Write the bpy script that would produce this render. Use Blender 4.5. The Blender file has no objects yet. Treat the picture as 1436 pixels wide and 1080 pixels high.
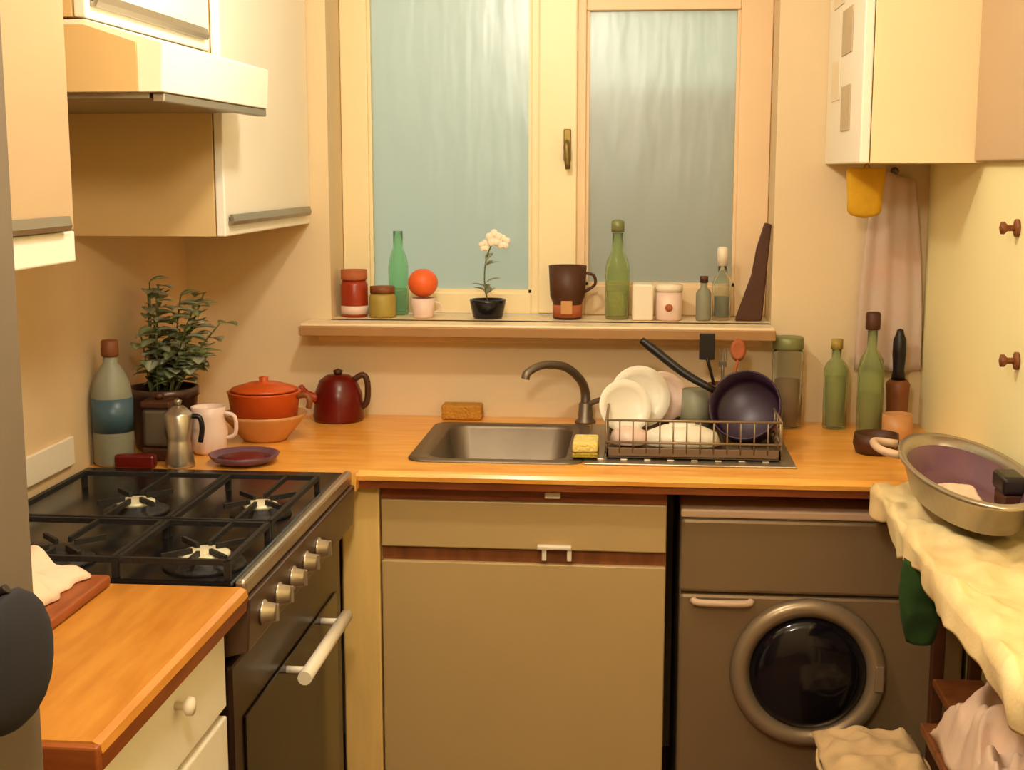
import bpy, bmesh, math, random
from mathutils import Vector, Matrix, noise
random.seed(7)
S = bpy.context.scene
COL = S.collection
PI = math.pi

# ------------------------------------------------------------------ materials
def lin(c):
    return tuple((v/255/12.92 if v/255 <= .04045 else ((v/255+.055)/1.055)**2.4) for v in c)
MATS = {}
def mat(name, col, rough=.5, metal=0, var=0, scale=8, bump=0, trans=0, coat=0, ior=1.45, stretch=(1, 1, 1), col2=None, bscale=None):
    m = bpy.data.materials.new(name); m.use_nodes = True
    nt = m.node_tree; b = nt.nodes['Principled BSDF']
    c = lin(col)
    b.inputs['Base Color'].default_value = (*c, 1)
    b.inputs['Roughness'].default_value = rough
    b.inputs['Metallic'].default_value = metal
    b.inputs['IOR'].default_value = ior
    if trans: b.inputs['Transmission Weight'].default_value = trans
    if coat: b.inputs['Coat Weight'].default_value = coat; b.inputs['Coat Roughness'].default_value = .15
    tc = nt.nodes.new('ShaderNodeTexCoord'); mp = nt.nodes.new('ShaderNodeMapping')
    mp.inputs['Scale'].default_value = stretch
    nt.links.new(tc.outputs['Object'], mp.inputs['Vector'])
    ns = nt.nodes.new('ShaderNodeTexNoise'); ns.inputs['Scale'].default_value = scale; ns.inputs['Detail'].default_value = 5
    nt.links.new(mp.outputs['Vector'], ns.inputs['Vector'])
    if var or col2:
        r = nt.nodes.new('ShaderNodeValToRGB')
        c2 = lin(col2) if col2 else tuple(v*(1-var) for v in c)
        r.color_ramp.elements[0].position = .32; r.color_ramp.elements[1].position = .68
        r.color_ramp.elements[0].color = (*c2, 1); r.color_ramp.elements[1].color = (*c, 1)
        nt.links.new(ns.outputs['Fac'], r.inputs['Fac']); nt.links.new(r.outputs['Color'], b.inputs['Base Color'])
    if bump:
        bp = nt.nodes.new('ShaderNodeBump'); bp.inputs['Strength'].default_value = bump; bp.inputs['Distance'].default_value = .01
        src = ns
        if bscale:
            src = nt.nodes.new('ShaderNodeTexNoise'); src.inputs['Scale'].default_value = bscale
            nt.links.new(mp.outputs['Vector'], src.inputs['Vector'])
        nt.links.new(src.outputs['Fac'], bp.inputs['Height']); nt.links.new(bp.outputs['Normal'], b.inputs['Normal'])
    MATS[name] = m
    return m
M = {}
M['wall'] = mat('painted_wall', (230, 206, 166), .6, var=.06, scale=3, bump=.05, bscale=60)
M['wall_y'] = mat('yellow_painted_wall', (255, 243, 186), .6, var=.05, scale=2, bump=.05, bscale=60)
M['wall_l'] = mat('tan_painted_wall', (226, 194, 150), .6, var=.08, scale=3, bump=.05, bscale=60)
M['ceil'] = mat('ceiling_paint', (245, 235, 215), .8, var=.03)
M['floor'] = mat('floor_lino', (120, 80, 50), .5, var=.3, scale=5)
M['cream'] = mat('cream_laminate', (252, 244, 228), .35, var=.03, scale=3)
M['cream_side_shade'] = mat('shade_toned_cabinet_side', (222, 188, 132), .45, var=.05, scale=3)  # cream units' side faces: their shade is put into this darker tone
M['cream_y'] = mat('pale_yellow_laminate', (246, 224, 178), .4, var=.03, scale=3)
M['beige'] = mat('beige_cupboard_front', (190, 160, 108), .4, var=.06, scale=3)
M['beige_post'] = mat('golden_pine_post', (236, 196, 120), .42, var=.12, scale=5, stretch=(8, 8, 1))
M['frame'] = mat('cream_window_gloss', (250, 230, 186), .35, var=.03, scale=4)
M['door_tan'] = mat('tan_laminate_door', (196, 166, 130), .4, var=.04, scale=3)
M['sill_edge'] = mat('shade_toned_sill_edge', (170, 126, 78), .5, var=.08, scale=6)  # darker than the sill top: shade of the front face as colour
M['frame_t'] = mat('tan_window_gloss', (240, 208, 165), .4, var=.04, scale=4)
M['sill'] = mat('sill_paint', (246, 222, 184), .35, var=.06, scale=6)
M['handle_grey'] = mat('grey_metal_handle', (150, 140, 120), .35, .6)
M['brass'] = mat('aged_brass', (140, 118, 62), .4, .7, var=.2, scale=40)
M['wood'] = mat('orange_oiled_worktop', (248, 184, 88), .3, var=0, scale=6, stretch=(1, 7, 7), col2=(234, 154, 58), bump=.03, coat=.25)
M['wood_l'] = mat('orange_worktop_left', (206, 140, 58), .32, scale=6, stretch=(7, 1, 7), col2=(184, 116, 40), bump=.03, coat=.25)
M['wood_edge'] = mat('red_brown_worktop_edge', (150, 78, 30), .4, scale=6, stretch=(1, 1, 9), col2=(112, 50, 16))
M['dark_gap'] = mat('dark_recess', (52, 26, 14), .8)
M['steel'] = mat('brushed_steel', (190, 178, 160), .3, .85, var=.12, scale=12, stretch=(1, 12, 1))
M['steel_dull'] = mat('dull_steel', (128, 114, 98), .42, .7, var=.15, scale=10)
M['black'] = mat('black_enamel', (20, 18, 20), .25, var=.2, scale=20)
M['iron'] = mat('cast_iron', (26, 23, 22), .6, bump=.2, bscale=200)
M['burner'] = mat('pale_burner_cap', (224, 216, 184), .4, .15, var=.12, scale=40)
M['ovenglass'] = mat('oven_glass', (14, 8, 8), .12)
M['cooker'] = mat('brown_grey_enamel', (86, 62, 50), .3, .4, var=.2, scale=14)
M['oven_front'] = mat('dark_oven_enamel', (46, 28, 24), .28, .3, var=.2, scale=14)
M['board'] = mat('red_brown_board', (156, 84, 42), .45, scale=8, stretch=(7, 1, 7), col2=(132, 64, 28))
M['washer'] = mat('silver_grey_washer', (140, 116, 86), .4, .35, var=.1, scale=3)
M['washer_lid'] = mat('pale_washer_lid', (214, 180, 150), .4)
M['washer_ring'] = mat('washer_ring', (158, 138, 112), .32, .5)
M['dark_glass'] = mat('dark_porthole_glass', (16, 14, 20), .1)
M['fridge'] = mat('brown_grey_fridge', (116, 102, 88), .45, .2, var=.15, scale=4)
M['black_cloth'] = mat('black_cloth', (22, 18, 24), .9, var=.3, scale=30)
M['glass_clear'] = mat('clear_glass', (238, 240, 228), .06, trans=.95, ior=1.15)
M['glass_green'] = mat('green_glass', (214, 226, 176), .12, trans=.85, ior=1.12)
M['glass_mint'] = mat('mint_green_glass', (200, 245, 214), .12, trans=.85, ior=1.12)
M['white'] = mat('white_ceramic', (242, 232, 214), .3, var=.03)
M['pinkwhite'] = mat('pinkish_ceramic', (236, 206, 192), .35, var=.04)
M['cloth_y'] = mat('pale_yellow_cloth', (244, 222, 166), .9, scale=9, col2=(226, 194, 138), bump=.1, bscale=150)
M['cloth_p'] = mat('pale_pink_cloth', (240, 205, 178), .9, var=.12, scale=20, bump=.1, bscale=150)
M['cloth_b'] = mat('beige_cloth', (226, 190, 140), .9, var=.15, scale=12, bump=.1, bscale=150)
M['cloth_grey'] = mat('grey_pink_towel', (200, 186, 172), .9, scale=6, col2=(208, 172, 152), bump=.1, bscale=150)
M['green_cloth'] = mat('dark_green_cloth', (34, 66, 14), .9, var=.35, scale=15)
M['yellow_cloth'] = mat('mustard_yellow_cloth', (222, 170, 26), .8, scale=14, col2=(196, 146, 22), bump=.15, bscale=120)
M['red'] = mat('red_enamel', (160, 52, 24), .3, var=.1)
M['darkred'] = mat('dark_red_enamel', (104, 16, 12), .28, var=.3, scale=8)
M['maroon'] = mat('maroon_food', (112, 22, 18), .5, var=.4, scale=30)
M['orange'] = mat('orange_enamel', (206, 84, 26), .35, var=.15, scale=12)
M['orange_bright'] = mat('bright_orange_skin', (240, 104, 46), .45, var=.12, scale=20)
M['terracotta'] = mat('terracotta', (178, 96, 54), .7, var=.15, scale=20)
M['tanbowl'] = mat('tan_stoneware', (206, 148, 92), .4, var=.15, scale=12)
M['brown'] = mat('dark_brown', (78, 40, 18), .5, var=.2, scale=20)
M['brown_mid'] = mat('mid_brown_wood', (136, 78, 36), .5, scale=6, stretch=(6, 6, 1), col2=(108, 58, 24))
M['olive'] = mat('olive_contents', (176, 152, 70), .5, var=.2, scale=30)
M['blueplastic'] = mat('blue_grey_plastic', (66, 92, 106), .35, var=.15, scale=10)
M['palegreen'] = mat('pale_sage_plastic', (140, 138, 118), .45, var=.1, scale=10)
M['leaf'] = mat('grey_green_leaf', (196, 206, 158), .5, scale=8, col2=(166, 184, 134))
M['leaf_grey'] = mat('silvery_leaf', (216, 214, 190), .5, scale=8, col2=(186, 190, 160))
M['stem'] = mat('plant_stem', (92, 96, 50), .7)
M['soil'] = mat('soil', (48, 32, 20), .95, bump=.5, bscale=60)
M['sponge'] = mat('golden_sponge', (202, 142, 50), .9, bump=.6, bscale=160, var=.15, scale=60)
M['sponge_y'] = mat('pale_yellow_sponge', (240, 218, 130), .9, bump=.6, bscale=160, var=.1, scale=60)
M['sponge_g'] = mat('scourer_green', (176, 150, 50), .95, bump=.6, bscale=200)
M['purple'] = mat('purple_lining', (98, 66, 86), .38, .15, scale=9, col2=(128, 88, 98))
M['purple_dark'] = mat('dark_purple_nonstick', (52, 28, 54), .35, .1, var=.4, scale=9)
M['blackplastic'] = mat('black_plastic', (24, 16, 14), .4)
M['rackwire'] = mat('rack_wire', (150, 130, 104), .35, .6)
M['rack_tray'] = mat('grey_tray', (120, 96, 76), .4, .2)
M['greenlid'] = mat('green_lid', (126, 130, 84), .4, .2)
M['content'] = mat('brown_contents', (150, 110, 66), .7, var=.3, scale=40)
M['flower'] = mat('white_petal', (250, 236, 214), .6)
M['plastic_w'] = mat('white_plastic', (236, 222, 200), .4)
M['paper'] = mat('paper_note', (246, 228, 196), .7, var=.05)
M['paper2'] = mat('grey_paper_note', (206, 184, 150), .7, var=.1)

def pane_mat():
    m = bpy.data.materials.new('frosted_pane'); m.use_nodes = True; nt = m.node_tree
    nt.nodes.clear()
    out = nt.nodes.new('ShaderNodeOutputMaterial')
    tr = nt.nodes.new('ShaderNodeBsdfTranslucent'); tr.inputs['Color'].default_value = (.90, .93, .84, 1)
    rf = nt.nodes.new('ShaderNodeBsdfRefraction'); rf.inputs['Roughness'].default_value = .55; rf.inputs['IOR'].default_value = 1.12
    rf.inputs['Color'].default_value = (.86, .92, .84, 1)
    gl = nt.nodes.new('ShaderNodeBsdfGlossy'); gl.inputs['Roughness'].default_value = .32; gl.inputs['Color'].default_value = (.9, .9, .9, 1)
    tc = nt.nodes.new('ShaderNodeTexCoord'); mp = nt.nodes.new('ShaderNodeMapping'); mp.inputs['Scale'].default_value = (1, 1, .25)
    ns = nt.nodes.new('ShaderNodeTexNoise'); ns.inputs['Scale'].default_value = 14; ns.inputs['Detail'].default_value = 2
    bp = nt.nodes.new('ShaderNodeBump'); bp.inputs['Strength'].default_value = .18; bp.inputs['Distance'].default_value = .02
    nt.links.new(tc.outputs['Object'], mp.inputs[0]); nt.links.new(mp.outputs[0], ns.inputs['Vector'])
    nt.links.new(ns.outputs['Fac'], bp.inputs['Height'])
    for n in (rf, gl): nt.links.new(bp.outputs[0], n.inputs['Normal'])
    m1 = nt.nodes.new('ShaderNodeMixShader'); m1.inputs[0].default_value = .6
    nt.links.new(tr.outputs[0], m1.inputs[1]); nt.links.new(rf.outputs[0], m1.inputs[2])
    m2 = nt.nodes.new('ShaderNodeMixShader'); m2.inputs[0].default_value = .08
    nt.links.new(m1.outputs[0], m2.inputs[1]); nt.links.new(gl.outputs[0], m2.inputs[2])
    nt.links.new(m2.outputs[0], out.inputs[0])
    return m
M['pane'] = pane_mat()
def emit_mat(name, col, s):
    m = bpy.data.materials.new(name); m.use_nodes = True
    b = m.node_tree.nodes['Principled BSDF']
    b.inputs['Emission Color'].default_value = (*col, 1); b.inputs['Emission Strength'].default_value = s
    return m
M['bulb'] = emit_mat('lit_bulb', (1, .72, .4), 12)

# ------------------------------------------------------------------ mesh builder
class MB:
    def __init__(s): s.bm = bmesh.new()
    def _add(s, tmp, mx=None):
        if mx is not None: tmp.transform(mx)
        me = bpy.data.meshes.new('t'); tmp.to_mesh(me); tmp.free()
        s.bm.from_mesh(me); bpy.data.meshes.remove(me); return s
    def box(s, x0, x1, y0, y1, z0, z1, bev=0, seg=2, mx=None):
        t = bmesh.new(); bmesh.ops.create_cube(t, size=1)
        bmesh.ops.scale(t, vec=(abs(x1-x0), abs(y1-y0), abs(z1-z0)), verts=t.verts)
        bmesh.ops.translate(t, vec=((x0+x1)/2, (y0+y1)/2, (z0+z1)/2), verts=t.verts)
        if bev: bmesh.ops.bevel(t, geom=list(t.edges), offset=bev, segments=seg, profile=.5, affect='EDGES')
        return s._add(t, mx)
    def prism(s, pts, axis, a, b, bev=0, mx=None):
        # polygon in the two other axes, extruded along axis (0,1,2) from a to b
        t = bmesh.new()
        def P(p, v):
            return (v, p[0], p[1]) if axis == 0 else (p[0], v, p[1]) if axis == 1 else (p[0], p[1], v)
        lo = [t.verts.new(P(p, a)) for p in pts]; hi = [t.verts.new(P(p, b)) for p in pts]
        t.faces.new(lo); t.faces.new(hi[::-1]); n = len(pts)
        for i in range(n): t.faces.new((lo[i], hi[i], hi[(i+1) % n], lo[(i+1) % n]))
        bmesh.ops.recalc_face_normals(t, faces=t.faces)
        if bev: bmesh.ops.bevel(t, geom=list(t.edges), offset=bev, segments=2, profile=.5, affect='EDGES')
        return s._add(t, mx)
    def lathe(s, prof, c=(0, 0, 0), n=32, sx=1, sy=1, mx=None, close=False):
        t = bmesh.new(); rings = []
        for r, z in prof:
            if r < 1e-6: rings.append([t.verts.new((0, 0, z))])
            else: rings.append([t.verts.new((r*math.cos(2*PI*i/n)*sx, r*math.sin(2*PI*i/n)*sy, z)) for i in range(n)])
        if close: rings.append(rings[0])
        for a, b in zip(rings, rings[1:]):
            if a is b: continue
            for i in range(n):
                j = (i+1) % n
                f = [a[i % len(a)], a[j % len(a)], b[j % len(b)], b[i % len(b)]]
                u = []
                for v in f:
                    if v not in u: u.append(v)
                if len(u) > 2: t.faces.new(u)
        bmesh.ops.recalc_face_normals(t, faces=t.faces)
        for f in t.faces: f.smooth = True
        if mx is not None: t.transform(mx)
        return s._add(t, Matrix.Translation(c))
    def tube(s, pts, r, n=10, smooth=3):
        pts = [Vector(p) for p in pts]
        rs = r if isinstance(r, (list, tuple)) else [r]*len(pts)
        if smooth > 1 and len(pts) > 2:
            q = []; qr = []
            for i in range(len(pts)-1):
                p0 = pts[max(i-1, 0)]; p1 = pts[i]; p2 = pts[i+1]; p3 = pts[min(i+2, len(pts)-1)]
                for k in range(smooth):
                    u = k/smooth
                    q.append(.5*((2*p1)+(p2-p0)*u+(2*p0-5*p1+4*p2-p3)*u*u+(3*p1-p0-3*p2+p3)*u**3))
                    qr.append(rs[i]*(1-u)+rs[i+1]*u)
            q.append(pts[-1]); qr.append(rs[-1]); pts = q; rs = qr
        t = bmesh.new(); rings = []; up = None
        for i, p in enumerate(pts):
            d = (pts[min(i+1, len(pts)-1)]-pts[max(i-1, 0)]).normalized()
            if up is None: up = Vector((0, 0, 1)) if abs(d.z) < .9 else Vector((1, 0, 0))
            a = d.cross(up).normalized(); b = a.cross(d).normalized(); up = b
            rings.append([t.verts.new(p+(a*math.cos(2*PI*k/n)+b*math.sin(2*PI*k/n))*rs[i]) for k in range(n)])
        for A, B in zip(rings, rings[1:]):
            for k in range(n):
                f = t.faces.new((A[k], A[(k+1) % n], B[(k+1) % n], B[k])); f.smooth = True
        t.faces.new(rings[0]); t.faces.new(rings[-1][::-1])
        bmesh.ops.recalc_face_normals(t, faces=t.faces)
        return s._add(t)
    def sheet(s, f, nu, nv, th):
        t = bmesh.new(); g = [[t.verts.new(f(i/nu, j/nv)) for j in range(nv+1)] for i in range(nu+1)]
        for i in range(nu):
            for j in range(nv): t.faces.new((g[i][j], g[i+1][j], g[i+1][j+1], g[i][j+1]))
        bmesh.ops.recalc_face_normals(t, faces=t.faces)
        bmesh.ops.solidify(t, geom=list(t.faces), thickness=th)
        for q in t.faces: q.smooth = True
        return s._add(t)
    def build(s, name, m, parent=None, mx=None):
        bm = s.bm
        if mx is not None: bm.transform(mx)
        if parent is not None:
            o0 = Vector(parent.get('_org', (0, 0, 0))) if False else ORG[parent.name]
        else:
            xs = [v.co for v in bm.verts]
            lo = Vector((min(v.x for v in xs), min(v.y for v in xs), min(v.z for v in xs)))
            hi = Vector((max(v.x for v in xs), max(v.y for v in xs), max(v.z for v in xs)))
            o0 = Vector(((lo.x+hi.x)/2, (lo.y+hi.y)/2, lo.z))
        bmesh.ops.translate(bm, vec=-o0, verts=bm.verts)
        me = bpy.data.meshes.new(name); bm.to_mesh(me); bm.free()
        me.materials.append(m)
        o = bpy.data.objects.new(name, me); COL.objects.link(o)
        if parent is not None: o.parent = parent; ORG[o.name] = o0
        else: o.location = o0; ORG[o.name] = o0
        return o
ORG = {}
def tag(o, label=None, cat=None, group=None, kind=None):
    if label: o['label'] = label
    if cat: o['category'] = cat
    if group: o['group'] = group
    if kind: o['kind'] = kind
    return o
def thing(name, label, cat, loc, group=None):
    o = bpy.data.objects.new(name, None); COL.objects.link(o); o.location = loc; o.empty_display_size = .05
    ORG[o.name] = Vector(loc)
    return tag(o, label, cat, group)
def struct(o): o['kind'] = 'structure'; return o
def sthing(name, loc):
    o = bpy.data.objects.new(name, None); COL.objects.link(o); o.location = loc; ORG[o.name] = Vector(loc)
    return struct(o)
def T(x, y, z): return Matrix.Translation((x, y, z))
def R(a, ax): return Matrix.Rotation(a, 4, ax)

# ------------------------------------------------------------------ room
XL, XR, YB, YF, ZC = -1.20, .715, 3.50, -.9, 2.42
WX0, WX1, WZ0, WZ1 = -.81, .335, 1.125, 2.20     # window opening
struct(MB().box(XL-.1, XR+.1, YF-.1, YB+.2, -.1, 0).build('floor', M['floor']))
struct(MB().box(XL-.1, XR+.1, YF-.1, YB+.2, ZC, ZC+.1).build('ceiling', M['ceil']))
struct(MB().box(XL-.1, XL, YF, YB+.2, 0, ZC).build('wall_left', M['wall_l']))
struct(MB().box(XR, XR+.1, YF, YB+.2, 0, ZC).build('wall_right', M['wall_y']))
struct(MB().box(XL, XR, YF-.1, YF, 0, ZC).build('wall_front', M['wall']))
w = MB().box(XL, WX0, YB, YB+.2, 0, ZC).box(WX1, XR, YB, YB+.2, 0, ZC).box(WX0, WX1, YB, YB+.2, 0, WZ0).box(WX0, WX1, YB, YB+.2, WZ1, ZC)
struct(w.build('wall_back', M['wall']))
struct(MB().box(WX0-.055, WX1-.001, 3.381, YB-.0005, 1.127, 1.155, .003).box(WX0+.001, WX1-.001, YB-.03, 3.655, 1.127, 1.155, .002).build('trim_1', M['sill']))
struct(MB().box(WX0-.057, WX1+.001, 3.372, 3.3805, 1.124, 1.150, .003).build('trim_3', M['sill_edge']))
struct(MB().box(WX0-.03, WX1-.02, 3.478, YB-.0005, 1.098, 1.1265, .003).build('trim_2', M['frame_t']))

def casement(name, x0, x1, px0, px1, z0, pz0, pz1, mframe, handle=False):
    w = sthing(name, ((x0+x1)/2, 3.68, z0))
    b = MB()
    y0, y1 = 3.656, 3.70
    b.box(x0, px0, y0, y1, z0, WZ1-.001, .003).box(px1, x1, y0, y1, z0, WZ1-.001, .003)
    b.box(px0, px1, y0, y1, z0, pz0, .003).box(px0, px1, y0, y1, pz1, WZ1-.001, .003)
    # inner rebate beads
    b.box(px0, px0+.008, y0+.012, y1-.01, pz0, pz1).box(px1-.008, px1, y0+.012, y1-.01, pz0, pz1).box(px0, px1, y0+.012, y1-.01, pz0, pz0+.008)
    b.build('window_frame', mframe, w)
    MB().box(px0+.001, px1-.001, 3.678, 3.682, pz0+.001, pz1-.001).build('pane', M['pane'], w)
    return w
w1 = casement('window_1', WX0+.001, -.226, -.736, -.294, 1.156, 1.213, 2.10, M['frame'])
w2 = casement('window_2', -.2255, WX1-.001, -.149, .251, 1.156, 1.235, 1.955, M['frame_t'])
MB().box(-.294+.02, -.172, 3.640, 3.6555, 1.16, 2.19, .004).build('cover_strip', M['frame'], w1)
h = MB().box(-.207, -.187, 3.632, 3.6398, 1.565, 1.65, .003)
h.tube([(-.197, 3.632, 1.615), (-.197, 3.612, 1.615), (-.197, 3.606, 1.60), (-.194, 3.606, 1.545)], [.006, .007, .009, .007])
tag(h.build('latch', M['brass'], w1), 'aged brass latch')

struct(MB().box(-.25, 2.6, 4.4, 4.55, 0, 1.80).build('wall_pane_dimmer', M['sill_edge']))  # unseen slab added outside to darken the lower right pane
# ------------------------------------------------------------------ worktops
def top_edge_box(b, x0, x1, y0, y1): return b.box(x0, x1, y0, y1, .862, .9, .004)
b = MB()
SX0, SX1, SY0, SY1 = -.485, -.150, 2.945, 3.37     # bowl hole
for (a, c, d, e) in ((-1.198, SX0, 2.782, 3.498), (SX1, .48, 2.842, 3.498)):
    pass
def slab_with_hole():
    t = MB()
    t.box(-1.198, -.60, 2.79, 3.498, .862, .9)
    t.box(-.60, SX0, 2.84, 3.498, .862, .9)
    t.box(SX0, SX1, 2.84, SY0, .862, .9)
    t.box(SX0, SX1, SY1, 3.498, .862, .9)
    t.box(SX1, .713, 2.84, 3.498, .862, .9)
    t.prism([(2.84, .880), (2.84, .9), (2.830, .9), (2.819, .897), (2.813, .890), (2.815, .880)], 0, -.60, .713)
    return t
wt = thing('worktop', 'long orange-brown wooden worktop along the window wall, cut out for the sink', 'worktop', (-.2, 3.2, .862))
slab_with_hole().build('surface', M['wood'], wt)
tag(MB().box(-.60, .712, 2.822, 2.8395, .862, .8795, .001).build('front_edge', M['wood_edge'], wt), 'darker red-brown front edge')
wl = thing('worktop', 'short orange wooden worktop in the left foreground, beside the cooker', 'worktop', (-.9, 1.7, .862))
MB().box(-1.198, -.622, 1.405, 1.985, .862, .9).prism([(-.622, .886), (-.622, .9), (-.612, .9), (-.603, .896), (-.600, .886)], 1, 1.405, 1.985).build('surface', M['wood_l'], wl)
tag(MB().prism([(-.6215, .862), (-.6215, .8855), (-.600, .8855), (-.604, .862)], 1, 1.405, 1.985).box(-1.198, -.60, 1.390, 1.4045, .862, .899, .003).build('front_edge', M['wood_edge'], wl), 'darker red-brown front edge')

# ------------------------------------------------------------------ base units
su = thing('sink_cupboard', 'beige cupboard under the sink with a drawer panel above one wide door', 'cabinet', (-.245, 3.15, 0))
b = MB(); b.box(-.655, .065, 2.885, 2.90, .10, .861).box(-.655, -.64, 2.90, 3.45, .1, .861).box(.05, .065, 2.90, 3.45, .1, .861).box(-.655, .065, 2.90, 3.45, .1, .115)
b.box(-.64, .05, 2.95, 2.965, 0, .1)
b.build('carcass', M['beige'], su)
tag(MB().box(-.648, -.564, 2.858, 2.884, .02, .861, .003).build('corner_post', M['beige_post'], su), 'golden pine corner post')
d = MB().box(-.560, .064, 2.860, 2.884, .722, .828, .003).build('drawer_front', M['beige'], su)
tag(MB().box(-.560, .064, 2.868, 2.884, .829, .861).build('top_rail', M['wood_edge'], su), 'red-brown rail under the worktop')
d = MB().box(-.560, .064, 2.860, 2.884, .115, .690, .003).build('door', M['beige'], su)
MB().box(-.560, .064, 2.872, 2.8845, .690, .722).build('grip_recess', M['dark_gap'] if False else M['brown_mid'], su)
hb = MB()
hb.box(-.215, -.14, 2.846, 2.860, .726, .736, .003)
hb.box(-.205, -.195, 2.852, 2.868, .70, .73, .002).box(-.150, -.140, 2.852, 2.868, .70, .73, .002)
tag(hb.build('catch', M['plastic_w'], su), 'white plastic catch')
tag(MB().box(-.20, -.165, 2.856, 2.868, .838, .852, .003).build('catch', M['plastic_w'], su), 'white plastic catch')

bu = thing('drawer_cabinet', 'cream base cabinet with drawer and door below the left foreground worktop', 'cabinet', (-.9, 1.7, 0))
MB().box(-1.18, -.665, 1.42, 1.985, .1, .861).box(-1.18, -.70, 1.44, 1.985, 0, .1).build('carcass', M['cream_side_shade'], bu)
MB().box(-.664, -.640, 1.422, 1.983, .705, .853, .003).build('drawer', M['cream'], bu)
k = MB().box(-.664, -.640, 1.422, 1.983, .115, .690, .003).build('door', M['cream'], bu)
MB().lathe([(0, 0), (.006, 0), (.006, .012), (.014, .018), (.013, .026), (0, .029)], mx=R(PI/2, 'Y'), c=(-.640, 1.753, .800), n=20).build('knob', M['plastic_w'], bu)

# ------------------------------------------------------------------ wall cabinets
def wall_cab(label, x1, y0, y1, z0, z1, hz, dm='cream'):
    c = thing('wall_cabinet', label, 'cabinet', (XL+.15, (y0+y1)/2, z0))
    MB().box(XL+.001, x1-.022, y0, y1, z0, z1, .001).build('carcass', M['cream_side_shade'], c)
    dr = MB().box(x1-.020, x1, y0+.002, y1-.002, z0+(.05 if dm != 'cream' else 0), z1, .003).build('door', M[dm], c)
    if dm != 'cream': tag(MB().box(x1-.020, x1, y0+.002, y1-.002, z0, z0+.048, .003).build('bottom_rail', M['cream'], c), 'paler bottom rail')
    hh = MB()
    hh.prism([(x1-.001, hz-.012), (x1+.010, hz-.012), (x1+.014, hz-.004), (x1+.010, hz+.010), (x1+.004, hz+.010), (x1+.006, hz-.004), (x1-.001, hz-.004)], 1, y0+.02, y1-.04)
    tag(hh.build('handle', M['handle_grey'], dr), 'grey strip handle')
    return c
wall_cab('cream wall cabinet in the left corner, right beside the window', -.86, 2.765, 3.498, 1.405, 2.35, 1.440)
wall_cab('short cream wall cabinet directly above the cooker hood', -.88, 2.135, 2.763, 1.782, 2.35, 1.812)
wall_cab('tall tan wall cabinet with a pale bottom rail, at the left edge of the photo', -.88, 1.40, 2.055, 1.400, 2.35, 1.462, 'door_tan')

hd = thing('cooker_hood', 'cream cooker hood with a sloping front over the hob', 'cooker hood', (-1.0, 2.45, 1.655))
MB().prism([(XL+.001, 1.665), (-.762, 1.665), (-.758, 1.742), (-.885, 1.779), (XL+.001, 1.779)], 1, 2.140, 2.760, .002).build('canopy', M['cream'], hd)
tag(MB().prism([(XL+.001, 1.6655), (-.80, 1.6655), (-.80, 1.742), (-.885, 1.770), (XL+.001, 1.770)], 1, 2.134, 2.1395).build('side_panel', M['cream_side_shade'], hd), 'side panel with shade put into its tan colour')
MB().box(-1.18, -.79, 2.16, 2.74, 1.656, 1.6645).build('grease_filter', M['handle_grey'], hd)
MB().box(-.785, -.765, 2.16, 2.80-.04, 1.650, 1.6645, .002).build('front_lip', M['handle_grey'], hd)

# right cabinet
rc = thing('wall_cabinet', 'pale yellow wall cabinet at the upper right, paper notes on its door', 'cabinet', (.58, 3.2, 1.557))
MB().box(.478, .712, 2.945, 3.498, 1.557, 2.35, .001).build('carcass', M['cream_y'], rc)
dr = MB().box(.456, .476, 2.945, 3.498, 1.557, 2.35, .003).build('door', M['cream'], rc)
for (y, z, a, bb, mm) in ((3.33, 1.97, .16, .10, 'paper'), (3.18, 1.85, .15, .10, 'paper2'), (3.34, 1.75, .13, .09, 'paper'), (3.17, 1.68, .13, .10, 'paper2')):
    tag(MB().box(.4535, .4555, y-a/2, y+a/2, z-bb/2, z+bb/2).build('paper_note', M[mm], dr), 'paper note taped to the door')
wp = MB().box(.690, .7145, 2.15, 2.944, 1.56, 2.35, .003).build('wall_board', M['door_tan'])
tag(wp, 'tan flat board fixed high on the right wall, beside the yellow cabinet', 'board')

for z, y, lab in ((1.433, 2.67, 'upper of the two small brown hooks on the yellow right wall'), (1.185, 2.62, 'lower of the two small brown hooks on the yellow right wall')):
    hk = thing('wall_hook', lab, 'hook', (.70, y, z), 'brown wall hooks')
    MB().lathe([(0, 0), (.017, 0), (.017, .006), (.010, .008), (0, .008)], mx=R(-PI/2, 'Y'), c=(.7145, y, z), n=20).build('plate', M['brown_mid'], hk)
    MB().lathe([(.006, .006), (.006, .020), (.012, .026), (.012, .032), (0, .036)], mx=R(-PI/2, 'Y'), c=(.7145, y, z), n=20).build('peg', M['brown_mid'], hk)

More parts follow.
